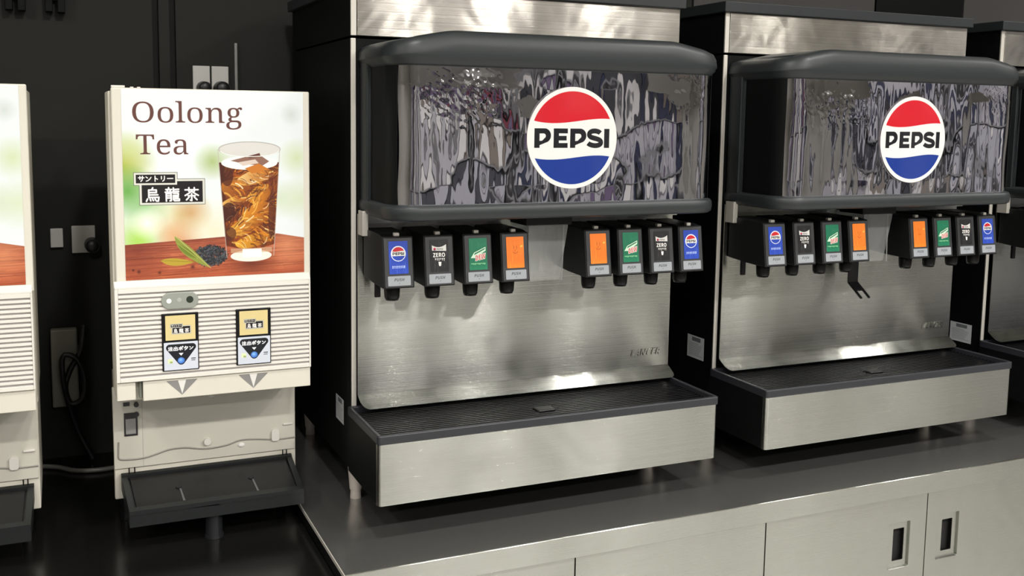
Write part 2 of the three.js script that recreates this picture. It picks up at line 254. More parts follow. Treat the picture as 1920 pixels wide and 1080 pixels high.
const roundel = (g, cx, cy, r, label) => {                     // red, white and blue roundel with its lettering
  g.fillStyle = '#d9d9d6'; g.beginPath(); g.arc(cx, cy, r, 0, 6.3); g.fill();
  g.save(); g.beginPath(); g.arc(cx, cy, r * 0.915, 0, 6.3); g.clip();
  g.fillStyle = '#bf1a26'; g.beginPath(); g.moveTo(cx - r, cy - r); g.lineTo(cx + r, cy - r); g.lineTo(cx + r, cy - r * 0.36); g.bezierCurveTo(cx + r * 0.35, cy - r * 0.48, cx - r * 0.25, cy - r * 0.14, cx - r, cy - r * 0.37); g.closePath(); g.fill();
  g.fillStyle = '#173383'; g.beginPath(); g.moveTo(cx - r, cy + r); g.lineTo(cx + r, cy + r); g.lineTo(cx + r, cy + r * 0.40); g.bezierCurveTo(cx + r * 0.35, cy + r * 0.22, cx - r * 0.25, cy + r * 0.56, cx - r, cy + r * 0.36); g.closePath(); g.fill();
  g.restore();
  // heavy block letters, drawn as strokes
  g.save(); g.translate(cx, cy + r * 0.005); g.scale(r, r); g.fillStyle = '#16171a';
  const h = 0.19, P = (x, w) => { g.fillRect(x, -h, 0.115, 2 * h); g.beginPath(); g.moveTo(x, -h); g.lineTo(x + w - 0.14, -h); g.arc(x + w - 0.14, -h + 0.14, 0.14, -Math.PI / 2, Math.PI / 2 - 0.5); g.lineTo(x + 0.115, h * 0.72); g.closePath(); g.fill(); g.save(); g.fillStyle = '#d9d9d6'; g.beginPath(); g.moveTo(x + 0.112, -h + 0.1); g.lineTo(x + w - 0.16, -h + 0.1); g.arc(x + w - 0.16, -h + 0.148, 0.048, -Math.PI / 2, Math.PI / 2 - 0.4); g.lineTo(x + 0.17, 0.05); g.lineTo(x + 0.112, 0.055); g.closePath(); g.fill(); g.restore(); };
  const bars = (l) => { for (const [x, y, w, q] of l) g.fillRect(x, y, w, q); };
  P(-0.84, 0.36); bars([[-0.42, -h, 0.115, 2 * h], [-0.42, -h, 0.31, 0.095], [-0.42, -0.045, 0.285, 0.09], [-0.42, h - 0.095, 0.31, 0.095]]);
  P(-0.055, 0.36); g.strokeStyle = '#16171a'; g.lineWidth = 0.098; g.beginPath(); g.moveTo(0.62, -0.105); g.bezierCurveTo(0.56, -0.165, 0.37, -0.165, 0.37, -0.075); g.bezierCurveTo(0.37, 0.02, 0.64, -0.02, 0.64, 0.085); g.bezierCurveTo(0.63, 0.165, 0.42, 0.16, 0.345, 0.095); g.stroke();
  bars([[0.71, -h, 0.118, 2 * h]]);
  g.restore();
};
const roundelArt = canvas(768, 768, (g) => { g.fillStyle = '#f6f5f3'; g.fillRect(0, 0, 768, 768); roundel(g, 384, 384, 384); });
const wet = (g, W, H, seed, c) => { const R = rng(seed); for (let i = 0; i < 26; i++) { g.fillStyle = `rgba(${c},${0.10 + 0.25 * R()})`; g.fillRect(R() * W, R() * H * 0.8, 2 + R() * 7, 30 + R() * 150); } };
const cards = {
  blue: canvas(256, 420, (g, W, H) => { g.fillStyle = '#1f3fa6'; g.fillRect(0, 0, W, H); wet(g, W, H, 31, '96,130,220'); roundel(g, 128, 160, 92); g.strokeStyle = '#e9edf6'; g.lineWidth = 7; g.beginPath(); g.arc(128, 160, 96, 0, 6.3); g.stroke(); g.save(); g.beginPath(); g.arc(128, 160, 90, 0.35, 2.8); g.clip(); g.fillStyle = '#1f3fa6'; g.fillRect(0, 190, 256, 80); g.restore(); g.fillStyle = '#b9c9f2'; for (const [x, w] of [[40, 22], [70, 14], [92, 24], [122, 18], [148, 20], [174, 12], [192, 22]]) { g.fillRect(x, 322, w, 8); g.fillRect(x + w / 3, 312, 6, 34); g.fillRect(x, 340, w * 0.8, 7); } }),
  zero: canvas(256, 420, (g, W, H) => { g.fillStyle = '#131416'; g.fillRect(0, 0, W, H); wet(g, W, H, 33, '120,120,120'); g.fillStyle = '#dcdad7'; g.beginPath(); g.moveTo(30, 70); g.quadraticCurveTo(128, 128, 226, 62); g.lineTo(226, 150); g.lineTo(30, 140); g.closePath(); g.fill(); g.fillStyle = '#c22a3c'; g.beginPath(); g.arc(66, 122, 18, 0, 6.3); g.fill(); g.fillStyle = '#24366e'; g.fillRect(52, 128, 28, 9); g.fillStyle = '#444'; g.font = 'bold 34px sans-serif'; g.fillText('PEPSI', 92, 136); g.fillStyle = '#f4f2ee'; g.font = 'bold 76px sans-serif'; g.save(); g.translate(40, 226); g.scale(0.9, 1); g.fillText('ZERO', 0, 0); g.restore(); for (let i = 0; i < 6; i++) { g.fillRect(66 + i * 24, 246, 16, 8); g.fillRect(70 + i * 24, 240, 6, 26 + (i % 3) * 7); } g.beginPath(); g.moveTo(112, 290); g.lineTo(152, 290); g.lineTo(146, 340); g.quadraticCurveTo(132, 352, 118, 340); g.closePath(); g.fill(); }),
  green: canvas(256, 420, (g, W, H) => { g.fillStyle = '#12704f'; g.fillRect(0, 0, W, H); wet(g, W, H, 35, '110,190,150'); g.fillStyle = '#cfe8cf'; g.beginPath(); g.moveTo(20, 262); g.lineTo(70, 190); g.lineTo(236, 118); g.lineTo(236, 170); g.lineTo(80, 262); g.closePath(); g.fill(); g.fillStyle = '#12704f'; g.beginPath(); g.moveTo(76, 200); g.lineTo(226, 134); g.lineTo(226, 150); g.lineTo(70, 222); g.closePath(); g.fill(); g.save(); g.translate(84, 300); g.rotate(-0.2); g.font = 'italic bold 92px sans-serif'; g.strokeStyle = '#f3ede4'; g.lineWidth = 14; g.lineJoin = 'round'; const m = g.measureText('DEW').width; g.scale(150 / m, 1); g.strokeText('DEW', 0, 0); g.fillStyle = '#c7333c'; g.fillText('DEW', 0, 0); g.restore(); g.fillStyle = '#8ccf9a'; for (let i = 0; i < 9; i++) g.fillRect(24 + i * 23, 330, 16, 13 + (i % 3) * 4); }),
  orange: canvas(256, 420, (g, W, H) => { g.fillStyle = '#ee7a1c'; g.fillRect(0, 0, W, H); wet(g, W, H, 37, '255,196,120'); g.strokeStyle = '#c4540e'; g.lineWidth = 9; g.lineCap = 'round'; for (const [x, y, l] of [[106, 122, 40], [150, 128, 44], [128, 176, 26]]) { g.beginPath(); g.moveTo(x, y); g.lineTo(x, y + l); g.stroke(); } g.beginPath(); g.arc(130, 190, 34, 0.3, 2.8); g.stroke(); g.fillStyle = '#f6bd46'; g.beginPath(); g.ellipse(222, 130, 20, 12, -0.4, 0, 6.3); g.fill(); }),
  push: canvas(256, 108, (g, W, H) => { g.fillStyle = '#8d9196'; g.fillRect(0, 0, W, H); g.fillStyle = '#3c3e42'; g.font = 'italic bold 46px sans-serif'; g.fillText('PUSH', 66, 58); g.fillRect(122, 78, 14, 5); }),
  notice: canvas(256, 256, (g, W, H) => { g.fillStyle = '#c9ccce'; g.fillRect(0, 0, W, H); g.fillStyle = '#6b6f73'; g.fillRect(70, 16, 130, 46); g.fillStyle = '#9ea2a5'; for (let i = 0; i < 8; i++) g.fillRect(22, 84 + i * 19, 150 + (i * 53) % 62, 8); }),
  teaTop: canvas(360, 280, (g, W, H) => { g.fillStyle = '#dbc98f'; g.fillRect(0, 0, W, H); teaMark(g, 58, 96, 246); }),
  teaPush: canvas(360, 330, (g, W, H) => {
    g.fillStyle = '#cfd5e0'; g.fillRect(0, 0, W, H); g.fillStyle = '#11141c'; g.lineJoin = 'round'; g.strokeStyle = '#11141c'; g.lineWidth = 80; g.beginPath(); g.moveTo(62, 64); g.lineTo(300, 64); g.lineTo(181, 232); g.closePath(); g.stroke(); g.fill();
    glyphs(g, ['chu', 'shutsu', 'bo', 'ta', 'n'], 44, 52, 50, 55, 9, '#f4f5f7');
    g.fillStyle = '#f2f4f8'; g.beginPath(); g.moveTo(154, 132); g.lineTo(206, 132); g.lineTo(180, 164); g.closePath(); g.fill();
    const q = g.createRadialGradient(172, 212, 4, 180, 222, 42); q.addColorStop(0, '#8fc0f2'); q.addColorStop(1, '#2a5fc0'); g.fillStyle = q; g.beginPath(); g.arc(180, 222, 38, 0, 6.3); g.fill();
    g.fillStyle = '#dfe8b8'; g.fillRect(38, 196, 52, 52); g.fillStyle = '#9db06a'; g.fillRect(60, 226, 28, 22); g.fillStyle = '#4a4d55'; g.fillRect(286, 198, 48, 12); g.fillRect(286, 222, 44, 9);
  }),
};
const card = (t, extra = {}) => mat(0xffffff, 0.35, { map: t, clearcoat: 0.6, clearcoatRoughness: 0.12, ...extra });
const M = { blue: card(cards.blue), zero: card(cards.zero), green: card(cards.green), orange: card(cards.orange), push: mat(0xffffff, 0.4, { map: cards.push }), notice: mat(0xffffff, 0.6, { map: cards.notice }), poster: mat(0xffffff, 0.4, { map: posterArt }), roundel: mat(0xffffff, 0.25, { map: roundelArt, clearcoat: 0.8, clearcoatRoughness: 0.05 }), teaTop: mat(0xffffff, 0.35, { map: cards.teaTop }), teaPush: mat(0xffffff, 0.35, { map: cards.teaPush }) };

/* ------------------------------------------------------------------ worktop and cabinets */
{
  const t = thing('worktop', 'brushed stainless steel worktop carrying the three drink dispensers', 'worktop');
  part('top_sheet', box(-0.0995, 2.72, -0.012, 0, -0.6, 0.309), topSteel, t);
  part('front_edge', rbox(-0.0995, 2.72, -0.045, 0.0004, 0.3092, 0.3137, 0.0018), steel, t);
  part('end_edge', rbox(-0.1003, -0.0985, -0.0075, 0.0004, -0.6, 0.3137, 0.0006), trimSteel, t);
  part('end_panel', box(-0.1000, -0.0985, -0.029, -0.0078, -0.6, 0.3135), blackPanel, t);
}
single('black_counter_top', 'black glossy counter top under the two tea machines', 'worktop', [box(-2.2, -0.101, -0.07, -0.03, -0.615, 0.42)], mat(lin(0.006, 0.006, 0.0055), 0.2, { specularIntensity: 0.8 }));
{
  const t = thing('tea_counter_base', 'black counter base below the tea machines', 'cabinet');
  part('carcass', box(-2.2, -0.106, FLOOR, -0.071, -0.6, 0.38), blackPanel, t);
}
function recessDoor(parent, x0, x1, hx0, hx1, label) {
  const y0 = FLOOR + 0.1, y1 = -0.049, hy0 = -0.2175, hy1 = -0.109, s = rrect(x0 + 0.0015, x1 - 0.0015, y0, y1, 0.001);
  s.holes.push(rrect(hx0, hx1, hy0, hy1, 0.003, new THREE.Path()));
  const d = part('door', extrude(s, 0.018, 0.0008).translate(0, 0, 0.282), steel, parent);
  const cx = (hx0 + hx1) / 2 + 0.002, q = rrect(hx0 + 0.0003, hx1 - 0.0003, hy0 + 0.0003, hy1 - 0.0003, 0.003);
  q.holes.push(rrect(cx - 0.0165, cx + 0.0165, hy0 + 0.016, hy1 - 0.016, 0.002, new THREE.Path()));
  part('recessed_pull', extrude(q, 0.002).translate(0, 0, 0.2935), steel, d, 'recessed steel finger pull with dark slot');
  part('pull_slot', box(cx - 0.02, cx + 0.02, hy0 + 0.012, hy1 - 0.012, 0.272, 0.281), darkGap, d, 'dark slot');
}
for (const [a, b, c, label] of [[-0.098, 0.363, 0.8216, 'stainless steel base cabinet below the dispenser beside the tea machines'], [0.8216, 1.2844, 1.747, 'stainless steel base cabinet with two recessed pulls below the middle dispenser'], [1.747, 2.21, 2.67, 'stainless steel base cabinet at the far end of the steel worktop']]) {
  const t = thing('base_cabinet', label, 'cabinet', 'steel base cabinets');
  part('carcass', box(a + 0.001, c - 0.001, FLOOR, -0.047, -0.58, 0.278), darkGap, t);
  recessDoor(t, a, b, b - 0.1125, b - 0.0495);
  recessDoor(t, b, c, b + 0.035, b + 0.104);
}

/* ------------------------------------------------------------------ drink dispenser */
const font = await new FontLoader().loadAsync('fonts/droid/droid_sans_bold.typeface.json');
// plan of the hood: from the left rear, round the front, to the right rear; [x, z, nx, nz, side]
const HOOD = (() => {
  const X0 = 0.0285, X1 = 0.7355, ZF0 = 0.196, r = 0.050, pts = [];
  for (let i = 0; i <= 8; i++) pts.push([X0, (ZF0 - r) * i / 8, -1, 0]);
  for (let i = 1; i <= 16; i++) { const a = Math.PI - i / 16 * Math.PI / 2; pts.push([X0 + r + r * Math.cos(a), ZF0 - r + r * Math.sin(a), Math.cos(a), Math.sin(a)]); }
  for (let i = 1; i < 60; i++) pts.push([X0 + r + (X1 - X0 - 2 * r) * i / 60, ZF0, 0, 1]);
  for (let i = 0; i <= 16; i++) { const a = Math.PI / 2 - i / 16 * Math.PI / 2; pts.push([X1 - r + r * Math.cos(a), ZF0 - r + r * Math.sin(a), Math.cos(a), Math.sin(a)]); }
  for (let i = 1; i <= 8; i++) pts.push([X1, (ZF0 - r) * (1 - i / 8), 1, 0]);
  return pts;
})();
function sweep(profile) {                                      // profile(point) -> [[offset, y], ...] swept round the hood
  const pos = [], idx = [], uv = [];
  let along = 0, n = 0;
  HOOD.forEach((h, i) => {
    if (i) along += Math.hypot(h[0] - HOOD[i - 1][0], h[1] - HOOD[i - 1][1]);
    const pr = profile(h); n = pr.length;
    let v = 0;
    pr.forEach(([o, y], j) => { if (j) v += Math.hypot(o - pr[j - 1][0], y - pr[j - 1][1]); pos.push(h[0] + h[2] * o, y, Math.max(0.0006, h[1] + h[3] * o)); uv.push(along, v); });
  });
  for (let i = 0; i + 1 < HOOD.length; i++) for (let j = 0; j + 1 < n; j++) { const a = i * n + j, b = a + n; idx.push(a, b, a + 1, b, b + 1, a + 1); }
  const g = new THREE.BufferGeometry();
  g.setAttribute('position', new THREE.Float32BufferAttribute(pos, 3)); g.setAttribute('uv', new THREE.Float32BufferAttribute(uv, 2)); g.setIndex(idx); g.computeVertexNormals();
  return g;
}
const ridge = (x) => { const d = Math.min(Math.max(x - 0.0285, 0), Math.max(0.7355 - x, 0)), k = Math.min(1, d / 0.115), s = k * k * (3 - 2 * k); return 0.937 + 0.0205 * (0.85 * k + 0.15 * s); };
function hoodCap(yOf, inner) {                                 // flat lid or floor between the plan and the cabinet front
  const pos = [], idx = [], uv = [];
  HOOD.forEach(([x, z, nx, nz]) => { const y = yOf(x); pos.push(x + nx * inner, y, Math.max(0.0006, z + nz * inner), x, y + 0.004 * Math.sign(inner + 1) * 0, 0.0006); uv.push(x, z, x, 0); });
  for (let i = 0; i + 1 < HOOD.length; i++) { const a = i * 2; idx.push(a, a + 1, a + 2, a + 2, a + 1, a + 3); }
  const g = new THREE.BufferGeometry();
  g.setAttribute('position', new THREE.Float32BufferAttribute(pos, 3)); g.setAttribute('uv', new THREE.Float32BufferAttribute(uv, 2)); g.setIndex(idx); g.computeVertexNormals();
  return g;
}
function displayPanel(seed) {                                  // reflective film stretched round the hood, wavy as film is
  const ny = 90, pos = [], idx = [], uv = [], pts = [];
  for (let i = 0; i + 1 < HOOD.length; i++) { const A = HOOD[i], B = HOOD[i + 1], k = Math.max(1, Math.round(Math.hypot(B[0] - A[0], B[1] - A[1]) / 0.003)); for (let j = 0; j < k; j++) { const t = j / k; pts.push(A.map((a, q) => a + (B[q] - a) * t)); } }
  pts.push(HOOD[HOOD.length - 1]);
  let s = 0;
  pts.forEach((h, i) => {
    if (i) s += Math.hypot(h[0] - pts[i - 1][0], h[1] - pts[i - 1][1]);
    for (let j = 0; j <= ny; j++) {
      const v = j / ny, y = 0.630 + 0.262 * v, edge = Math.min(1, 5 * Math.min(v, 1 - v) + 0.25);
      const l = Math.hypot((h[0] - 0.21) / 0.13, (y - 0.74) / 0.13), rr = Math.hypot((h[0] - 0.60) / 0.10, (y - 0.76) / 0.12);
      let d = 0.0034 * Math.exp(-l * l) + 0.0028 * Math.exp(-rr * rr);                                     // two soft bulges
      d += 0.0006 * noise3(s * 20, y * 3, seed) + 0.00013 * noise3(s * 60, y * 5, seed + 4) + 0.00004 * noise3(s * 150, y * 30, seed + 8) + 0.0022 * noise3(s * 6.5, y * 5, seed + 2);
      const cr = Math.exp(-Math.pow((h[0] - 0.15) / 0.09, 2) - Math.pow((y - 0.85) / 0.05, 2)) + 0.8 * Math.exp(-Math.pow((h[0] - 0.70) / 0.06, 2) - Math.pow((y - 0.86) / 0.04, 2));
      d += cr * (0.0004 * noise3(s * 90, y * 60, seed + 12) + 0.00016 * noise3(s * 240, y * 170, seed + 15));   // crumpled patches
      const o = 0.0005 + d * edge;
      pos.push(h[0] + h[2] * o, y, Math.max(0.0006, h[1] + h[3] * o)); uv.push(s, y);
    }
  });
  for (let i = 0; i + 1 < pts.length; i++) for (let j = 0; j < ny; j++) { const a = i * (ny + 1) + j, b = a + ny + 1; idx.push(a, b, a + 1, b, b + 1, a + 1); }
  const g = new THREE.BufferGeometry();
  g.setAttribute('position', new THREE.Float32BufferAttribute(pos, 3)); g.setAttribute('uv', new THREE.Float32BufferAttribute(uv, 2)); g.setIndex(idx); g.computeVertexNormals();
  return g;
}
const VALVES = [[0.0205, 'blue'], [0.1030, 'zero'], [0.1840, 'green'], [0.2640, 'orange'], [0.4530, 'orange'], [0.5305, 'green'], [0.6070, 'zero'], [0.6815, 'blue']];
const VW = 0.0615, TILT = Math.atan2(0.014, 0.098);
const valveShapes = (() => {                                   // valve geometry, its front lower left corner region at x = 0
  const side = poly([[0.0, 0.575], [0.10, 0.5735], [0.1235, 0.5705], [0.1375, 0.4735], [0.128, 0.4725], [0.06, 0.4745], [0.0, 0.479]]);
  const body = new THREE.ExtrudeGeometry(side, { depth: VW - 0.004, bevelEnabled: true, bevelThickness: 0.002, bevelSize: 0.002, bevelOffset: -0.002, bevelSegments: 2 }).rotateY(-Math.PI / 2).translate(VW - 0.002, 0, 0.0165);
  const onFace = (g) => g.rotateX(-TILT).translate(VW / 2, 0.522, 0.1482);
  const window_ = rrect(-0.019, 0.019, -0.0215, 0.0405, 0.0015), push = rrect(-0.0225, 0.0225, -0.0440, -0.0255, 0.0015);
  return {
    body, nozzle: new THREE.LatheGeometry([[0, 0], [0.0125, 0], [0.0148, 0.006], [0.0165, 0.033], [0, 0.033]].map(([a, b]) => new THREE.Vector2(a, b)), 24).translate(VW / 2, 0.4435, 0.108),
    card: onFace(print(window_, -0.019, 0.019, -0.0215, 0.0405, 0.0010)), push: onFace(print(push, -0.0225, 0.0225, -0.0440, -0.0255, 0.0012)),
    clip: rbox(VW / 2 - 0.005, VW / 2 + 0.006, 0.5700, 0.5775, 0.126, 0.136, 0.002),
    bezel: onFace((() => { const s = rrect(-0.0278, 0.0278, -0.0468, 0.0468, 0.002); return extrude(s, 0.0012, 0.0004).translate(0, 0, -0.0012); })()),
  };
})();
function makeDispenser(label, { seed, lever, noticeAt }) {
  const t = thing('beverage_dispenser', label, 'drink dispenser', 'steel drink dispensers on the worktop');
  const W = 0.762, BACK = -0.53;
  // cabinet
  part('cabinet', box(0.0125, W - 0.0125, 0.07, 0.949, BACK, -0.002), blackPanel, t);
  for (const x of [0, W - 0.012]) {
    const s = part('side_panel', box(x, x + 0.012, 0.07, 0.9495, BACK, -0.004), blackPanel, t);
    part('edge_trim', rbox(x, x + 0.0105, 0.07, 0.9495, -0.0035, 0.001, 0.0015), trimSteel, s, 'bare steel front edge');
  }
  part('header_cabinet', box(0.0005, W - 0.0005, 0.954, 1.0462, BACK, -0.003), blackPanel, t);
  part('header_panel', rbox(0.0130, W, 0.9545, 1.0462, -0.0025, 0.002, 0.001), polished, t, 'polished steel band above the hood');
  part('header_trim', rbox(0, 0.0115, 0.9545, 1.0462, -0.0025, 0.002, 0.001), trimSteel, t);
  part('top_cap', rbox(-0.0095, W + 0.0095, 1.0464, 1.0705, BACK - 0.01, 0.0125, 0.002), hoodPlastic, t);
  // splash plate with its flared lip
  const lip = rrect(0.0094, 0.7505, 0, 0.0385, 0.012);
  lip.curves.length = 0; lip.currentPoint.set(0, 0);
  lip.moveTo(0.0094, 0.0385); lip.lineTo(0.0098, 0.028); lip.quadraticCurveTo(0.011, 0.004, 0.026, 0); lip.lineTo(0.742, 0); lip.quadraticCurveTo(0.7535, 0.002, 0.7535, 0.012); lip.lineTo(0.7505, 0.0385);
  const a = Math.atan2(0.031, 0.0235);
  part('splash_plate', [metres(box(0.0094, 0.7505, 0.2335, 0.6035, 0.0123, 0.0143)), extrude(lip, 0.0014).translate(0, -0.0385, -0.0014).rotateX(-a).translate(0, 0.2337, 0.0143)], steel, t, 'brushed steel splash plate with flared lip');
  const textShape = new TextGeometry('LANCER', { font, size: 0.0145, depth: 0.003, curveSegments: 3 });
  textShape.computeBoundingBox();
  const tw = textShape.boundingBox.max.x;
  part('embossed_name', textShape.scale(0.079 / tw, 1, 1).applyMatrix4(new THREE.Matrix4().makeShear(0, 0, 0.30, 0, 0, 0)).translate(0.648, 0.2605, 0.0143), steel, t, 'embossed maker name in slanted capitals');
  // under the hood
  part('valve_rail', box(0.0125, W - 0.0125, 0.584, 0.611, 0.0145, 0.034), steel, t);
  part('valve_bracket', rbox(0.0105, 0.0225, 0.562, 0.611, 0.0145, 0.045, 0.001), trimSteel, t);
  for (const [x0, x1] of [[0.296, 0.352], [0.688, 0.728]]) part('rail_sticker', box(x0, x1, 0.589, 0.606, 0.0342, 0.0346), mat(lin(0.75, 0.74, 0.70), 0.6), t, 'small white sticker');
  // hood
  part('hood_top', [sweep(({ 0: x }) => { const y = ridge(x); return [[-0.05, y - 0.001], [-0.02, y], [-0.004, y - 0.001], [0.006, y - 0.006], [0.0115, y - 0.016], [0.0135, y - 0.03], [0.0135, 0.906], [0.0105, 0.9035], [0.0105, 0.8995], [0.0045, 0.894], [0.0045, 0.8905], [-0.006, 0.8905]]; }), hoodCap((x) => ridge(x) - 0.001, -0.049)], hoodPlastic, t, 'dark grey moulded hood top');
  part('hood_base', [sweep(() => [[-0.006, 0.6345], [0.004, 0.6345], [0.0095, 0.632], [0.0125, 0.627], [0.0132, 0.618], [0.0115, 0.608], [0.006, 0.6045], [-0.02, 0.604]]), hoodCap(() => 0.604, -0.0195).scale(1, 1, 1)], hoodPlastic, t, 'dark grey moulded hood base');
  for (const x of [0.0185, 0.7325]) part('hood_post', rbox(x, x + 0.011, 0.6115, 0.925, 0.0008, 0.046, 0.003), hoodPlastic, t);
  for (const side of [-1, 1]) {
    const pts = HOOD.filter(([x, z, nx]) => nx * side > 0.74 && z > 0.04), ys = [0.634, 0.891], pos = [], idx = [];
    for (const [x, z, nx, nz] of pts) for (const y of ys) pos.push(x + nx * 0.0036, y, z + nz * 0.0036, x + nx * 0.0021, y, z + nz * 0.0021);
    for (let i = 0; i + 1 < pts.length; i++) { const a = i * 4; idx.push(a, a + 4, a + 2, a + 4, a + 6, a + 2, a + 1, a + 3, a + 5, a + 5, a + 3, a + 7); }
    const e = (pts.length - 1) * 4; idx.push(0, 2, 1, 1, 2, 3, e, e + 1, e + 2, e + 1, e + 3, e + 2);
    const g = new THREE.BufferGeometry(); g.setAttribute('position', new THREE.Float32BufferAttribute(pos, 3)); g.setAttribute('uv', new THREE.Float32BufferAttribute(new Float32Array(pos.length / 3 * 2), 2)); g.setIndex(idx);
    const q = g.toNonIndexed(); q.computeVertexNormals();
    part('hood_side', q, blackPanel, t, 'black inset at the side of the hood');
  }
  const panel = part('display_panel', displayPanel(seed), gloss, t, 'dark mirror-like wavy film panel');
  const disc = new THREE.Shape(); disc.absarc(0, 0, 0.099, 0, 2 * Math.PI, false);
  const dg = mergeGeometries([print(disc, -0.099, 0.099, -0.099, 0.099, 0.0012), new THREE.CylinderGeometry(0.099, 0.099, 0.0012, 64, 1, true).rotateX(Math.PI / 2).translate(0, 0, 0.0006)].map((g) => g.toNonIndexed()));
  part('round_emblem', dg.translate(0.390, 0.7600, 0.1998), M.roundel, panel, 'round red, white and blue emblem with black lettering');
  // valves
  for (const [x, kind] of VALVES) {
    const v = part('valve', valveShapes.body, valveBlack, t); v.position.x = x;
    part('nozzle', valveShapes.nozzle, blackPlastic, v);
    part('face_bezel', valveShapes.bezel, valvePlastic, v);
    part('flavour_card', valveShapes.card, M[kind], v, { blue: 'blue card with round emblem', zero: 'black card with white lettering', green: 'green card with red lettering', orange: 'orange card' }[kind]);
    part('push_plate', valveShapes.push, M.push, v, 'silver plate reading PUSH');
    part('face_clip', valveShapes.clip, trimSteel, v);
  }
  part('rail_hook', rbox(0.0335, 0.0455, 0.4395, 0.4745, 0.046, 0.054, 0.002), blackPlastic, t);
  // clear ice chute
  {
    const T = 0.5815, B = 0.463, top = [0.341, 0.431, 0.018, 0.112], bot = [0.3475, 0.4205, 0.03, 0.098], pos = [], idx = [];
    const c = (q, y) => [[q[0], y, q[3]], [q[1], y, q[3]], [q[1], y, q[2]], [q[0], y, q[2]]];
    [...c(top, T), ...c(bot, B)].forEach((p) => pos.push(...p));
    for (let i = 0; i < 4; i++) { const j = (i + 1) % 4; idx.push(i, i + 4, j, j, i + 4, j + 4); }
    const g = new THREE.BufferGeometry(); g.setAttribute('position', new THREE.Float32BufferAttribute(pos, 3)); g.setIndex(idx);
    const q = g.toNonIndexed(); q.computeVertexNormals(); q.setAttribute('uv', new THREE.Float32BufferAttribute(new Float32Array(q.attributes.position.count * 2), 2));
    const ch = part('ice_chute', q, clear, t, 'clear plastic ice chute');
    part('chute_mount', rbox(0.333, 0.439, 0.5795, 0.6110, 0.0355, 0.115, 0.002), blackPlastic, ch);
for (const x of [0.3475, 0.4245]) part('chute_edge', new THREE.CylinderGeometry(0.0016, 0.0016, 0.119, 8).rotateX(-0.118).rotateZ(x < 0.38 ? 0.055 : -0.088).translate(x - 0.001, 0.522, 0.105), clear, ch);
  }
  if (lever) {
    const l = part('ice_lever', [rbox(0.355, 0.386, 0.405, 0.50, 0.052, 0.056, 0.001), rbox(-0.0155, 0.0155, -0.03, 0, -0.002, 0.002, 0.001).rotateX(-0.95).translate(0.3705, 0.406, 0.054), rbox(-0.0155, -0.0095, -0.056, -0.028, -0.002, 0.002, 0.001).rotateX(-0.95).translate(0.3705, 0.406, 0.054), rbox(0.0095, 0.0155, -0.056, -0.028, -0.002, 0.002, 0.001).rotateX(-0.95).translate(0.3705, 0.406, 0.054)], blackPlastic, t, 'black forked ice lever below the chute');
    part('lever_hinge', rbox(0.345, 0.396, 0.478, 0.505, 0.0146, 0.058, 0.002), blackPlastic, l);
  }
  // drip tray
  const X0 = -0.009, X1 = 0.7495, Z1 = 0.2143;
  const tray = part('drip_tray', [box(X0 + 0.001, X0 + 0.006, 0.074, 0.1935, 0.003, Z1 - 0.004), box(X1 - 0.006, X1 - 0.001, 0.074, 0.1935, 0.003, Z1 - 0.004), box(X0 + 0.006, X1 - 0.006, 0.074, 0.080, 0.003, Z1 - 0.004), box(X0 + 0.006, X1 - 0.006, 0.08, 0.19, 0.003, 0.009)], blackPanel, t, 'black drip tray box');
  {
    const s = new THREE.Shape(), r = 0.009, k = 0.012;           // plan of the wrapped front, in x and z
    s.moveTo(X0, Z1 - k); s.lineTo(X0, Z1 - r); s.absarc(X0 + r, Z1 - r, r, Math.PI, Math.PI / 2, true); s.lineTo(X1 - r, Z1); s.absarc(X1 - r, Z1 - r, r, Math.PI / 2, 0, true); s.lineTo(X1, Z1 - k); s.lineTo(X1 - 0.002, Z1 - k); s.lineTo(X1 - 0.002, Z1 - r); s.absarc(X1 - r, Z1 - r, r - 0.002, 0, Math.PI / 2, false); s.lineTo(X0 + r, Z1 - 0.002); s.absarc(X0 + r, Z1 - r, r - 0.002, Math.PI / 2, Math.PI, false); s.lineTo(X0 + 0.002, Z1 - k); s.closePath();
    const g = new THREE.ExtrudeGeometry(s, { depth: 0.1195, bevelEnabled: false, curveSegments: 8 }).rotateX(Math.PI / 2).translate(0, 0.1932, 0);
    part('tray_front', metres(g), steel, tray, 'brushed steel tray front');
    const rim = rrect(X0 - 0.001, X1 + 0.001, -(Z1 + 0.0015), -0.002, 0.006); rim.holes.push(rrect(X0 + 0.007, X1 - 0.007, -(Z1 - 0.007), -0.012, 0.004, new THREE.Path()));
    part('tray_rim', extrude(rim, 0.0135, 0.0022).rotateX(-Math.PI / 2).translate(0, 0.1935, 0), rimPlastic, tray, 'dark grey moulded rim');
    const slats = [];
    for (let i = 0; i < 17; i++) { const z = 0.020 + i * 0.0113; slats.push(rbox(X0 + 0.0075, X1 - 0.0075, 0.190, 0.199, z, z + 0.0052, 0.0012, 1)); }
    for (const x of [0.12, 0.245, 0.37, 0.495, 0.62]) slats.push(box(x, x + 0.004, 0.187, 0.1945, 0.013, Z1 - 0.008));
    part('cup_grille', slats, grilleBlack, tray, 'black slatted cup rest').userData.kind = 'stuff';
    part('grille_clip', rbox(0.352, 0.392, 0.191, 0.2025, 0.12, 0.15, 0.003), blackPlastic, tray);
  }
  // feet
  for (const [x, z] of [[0.0175, -0.034], [W - 0.03, -0.034], [0.0275, -0.49], [W - 0.03, -0.49]]) {
    const l = part('leg', cyl(0.0165, 0.0125, 0.052, x, 0.045, z), rubberLeg, t);
    part('leg_foot', cyl(0.0105, 0.0115, 0.0195, x, 0.0098, z), rubberLeg, l);
  }
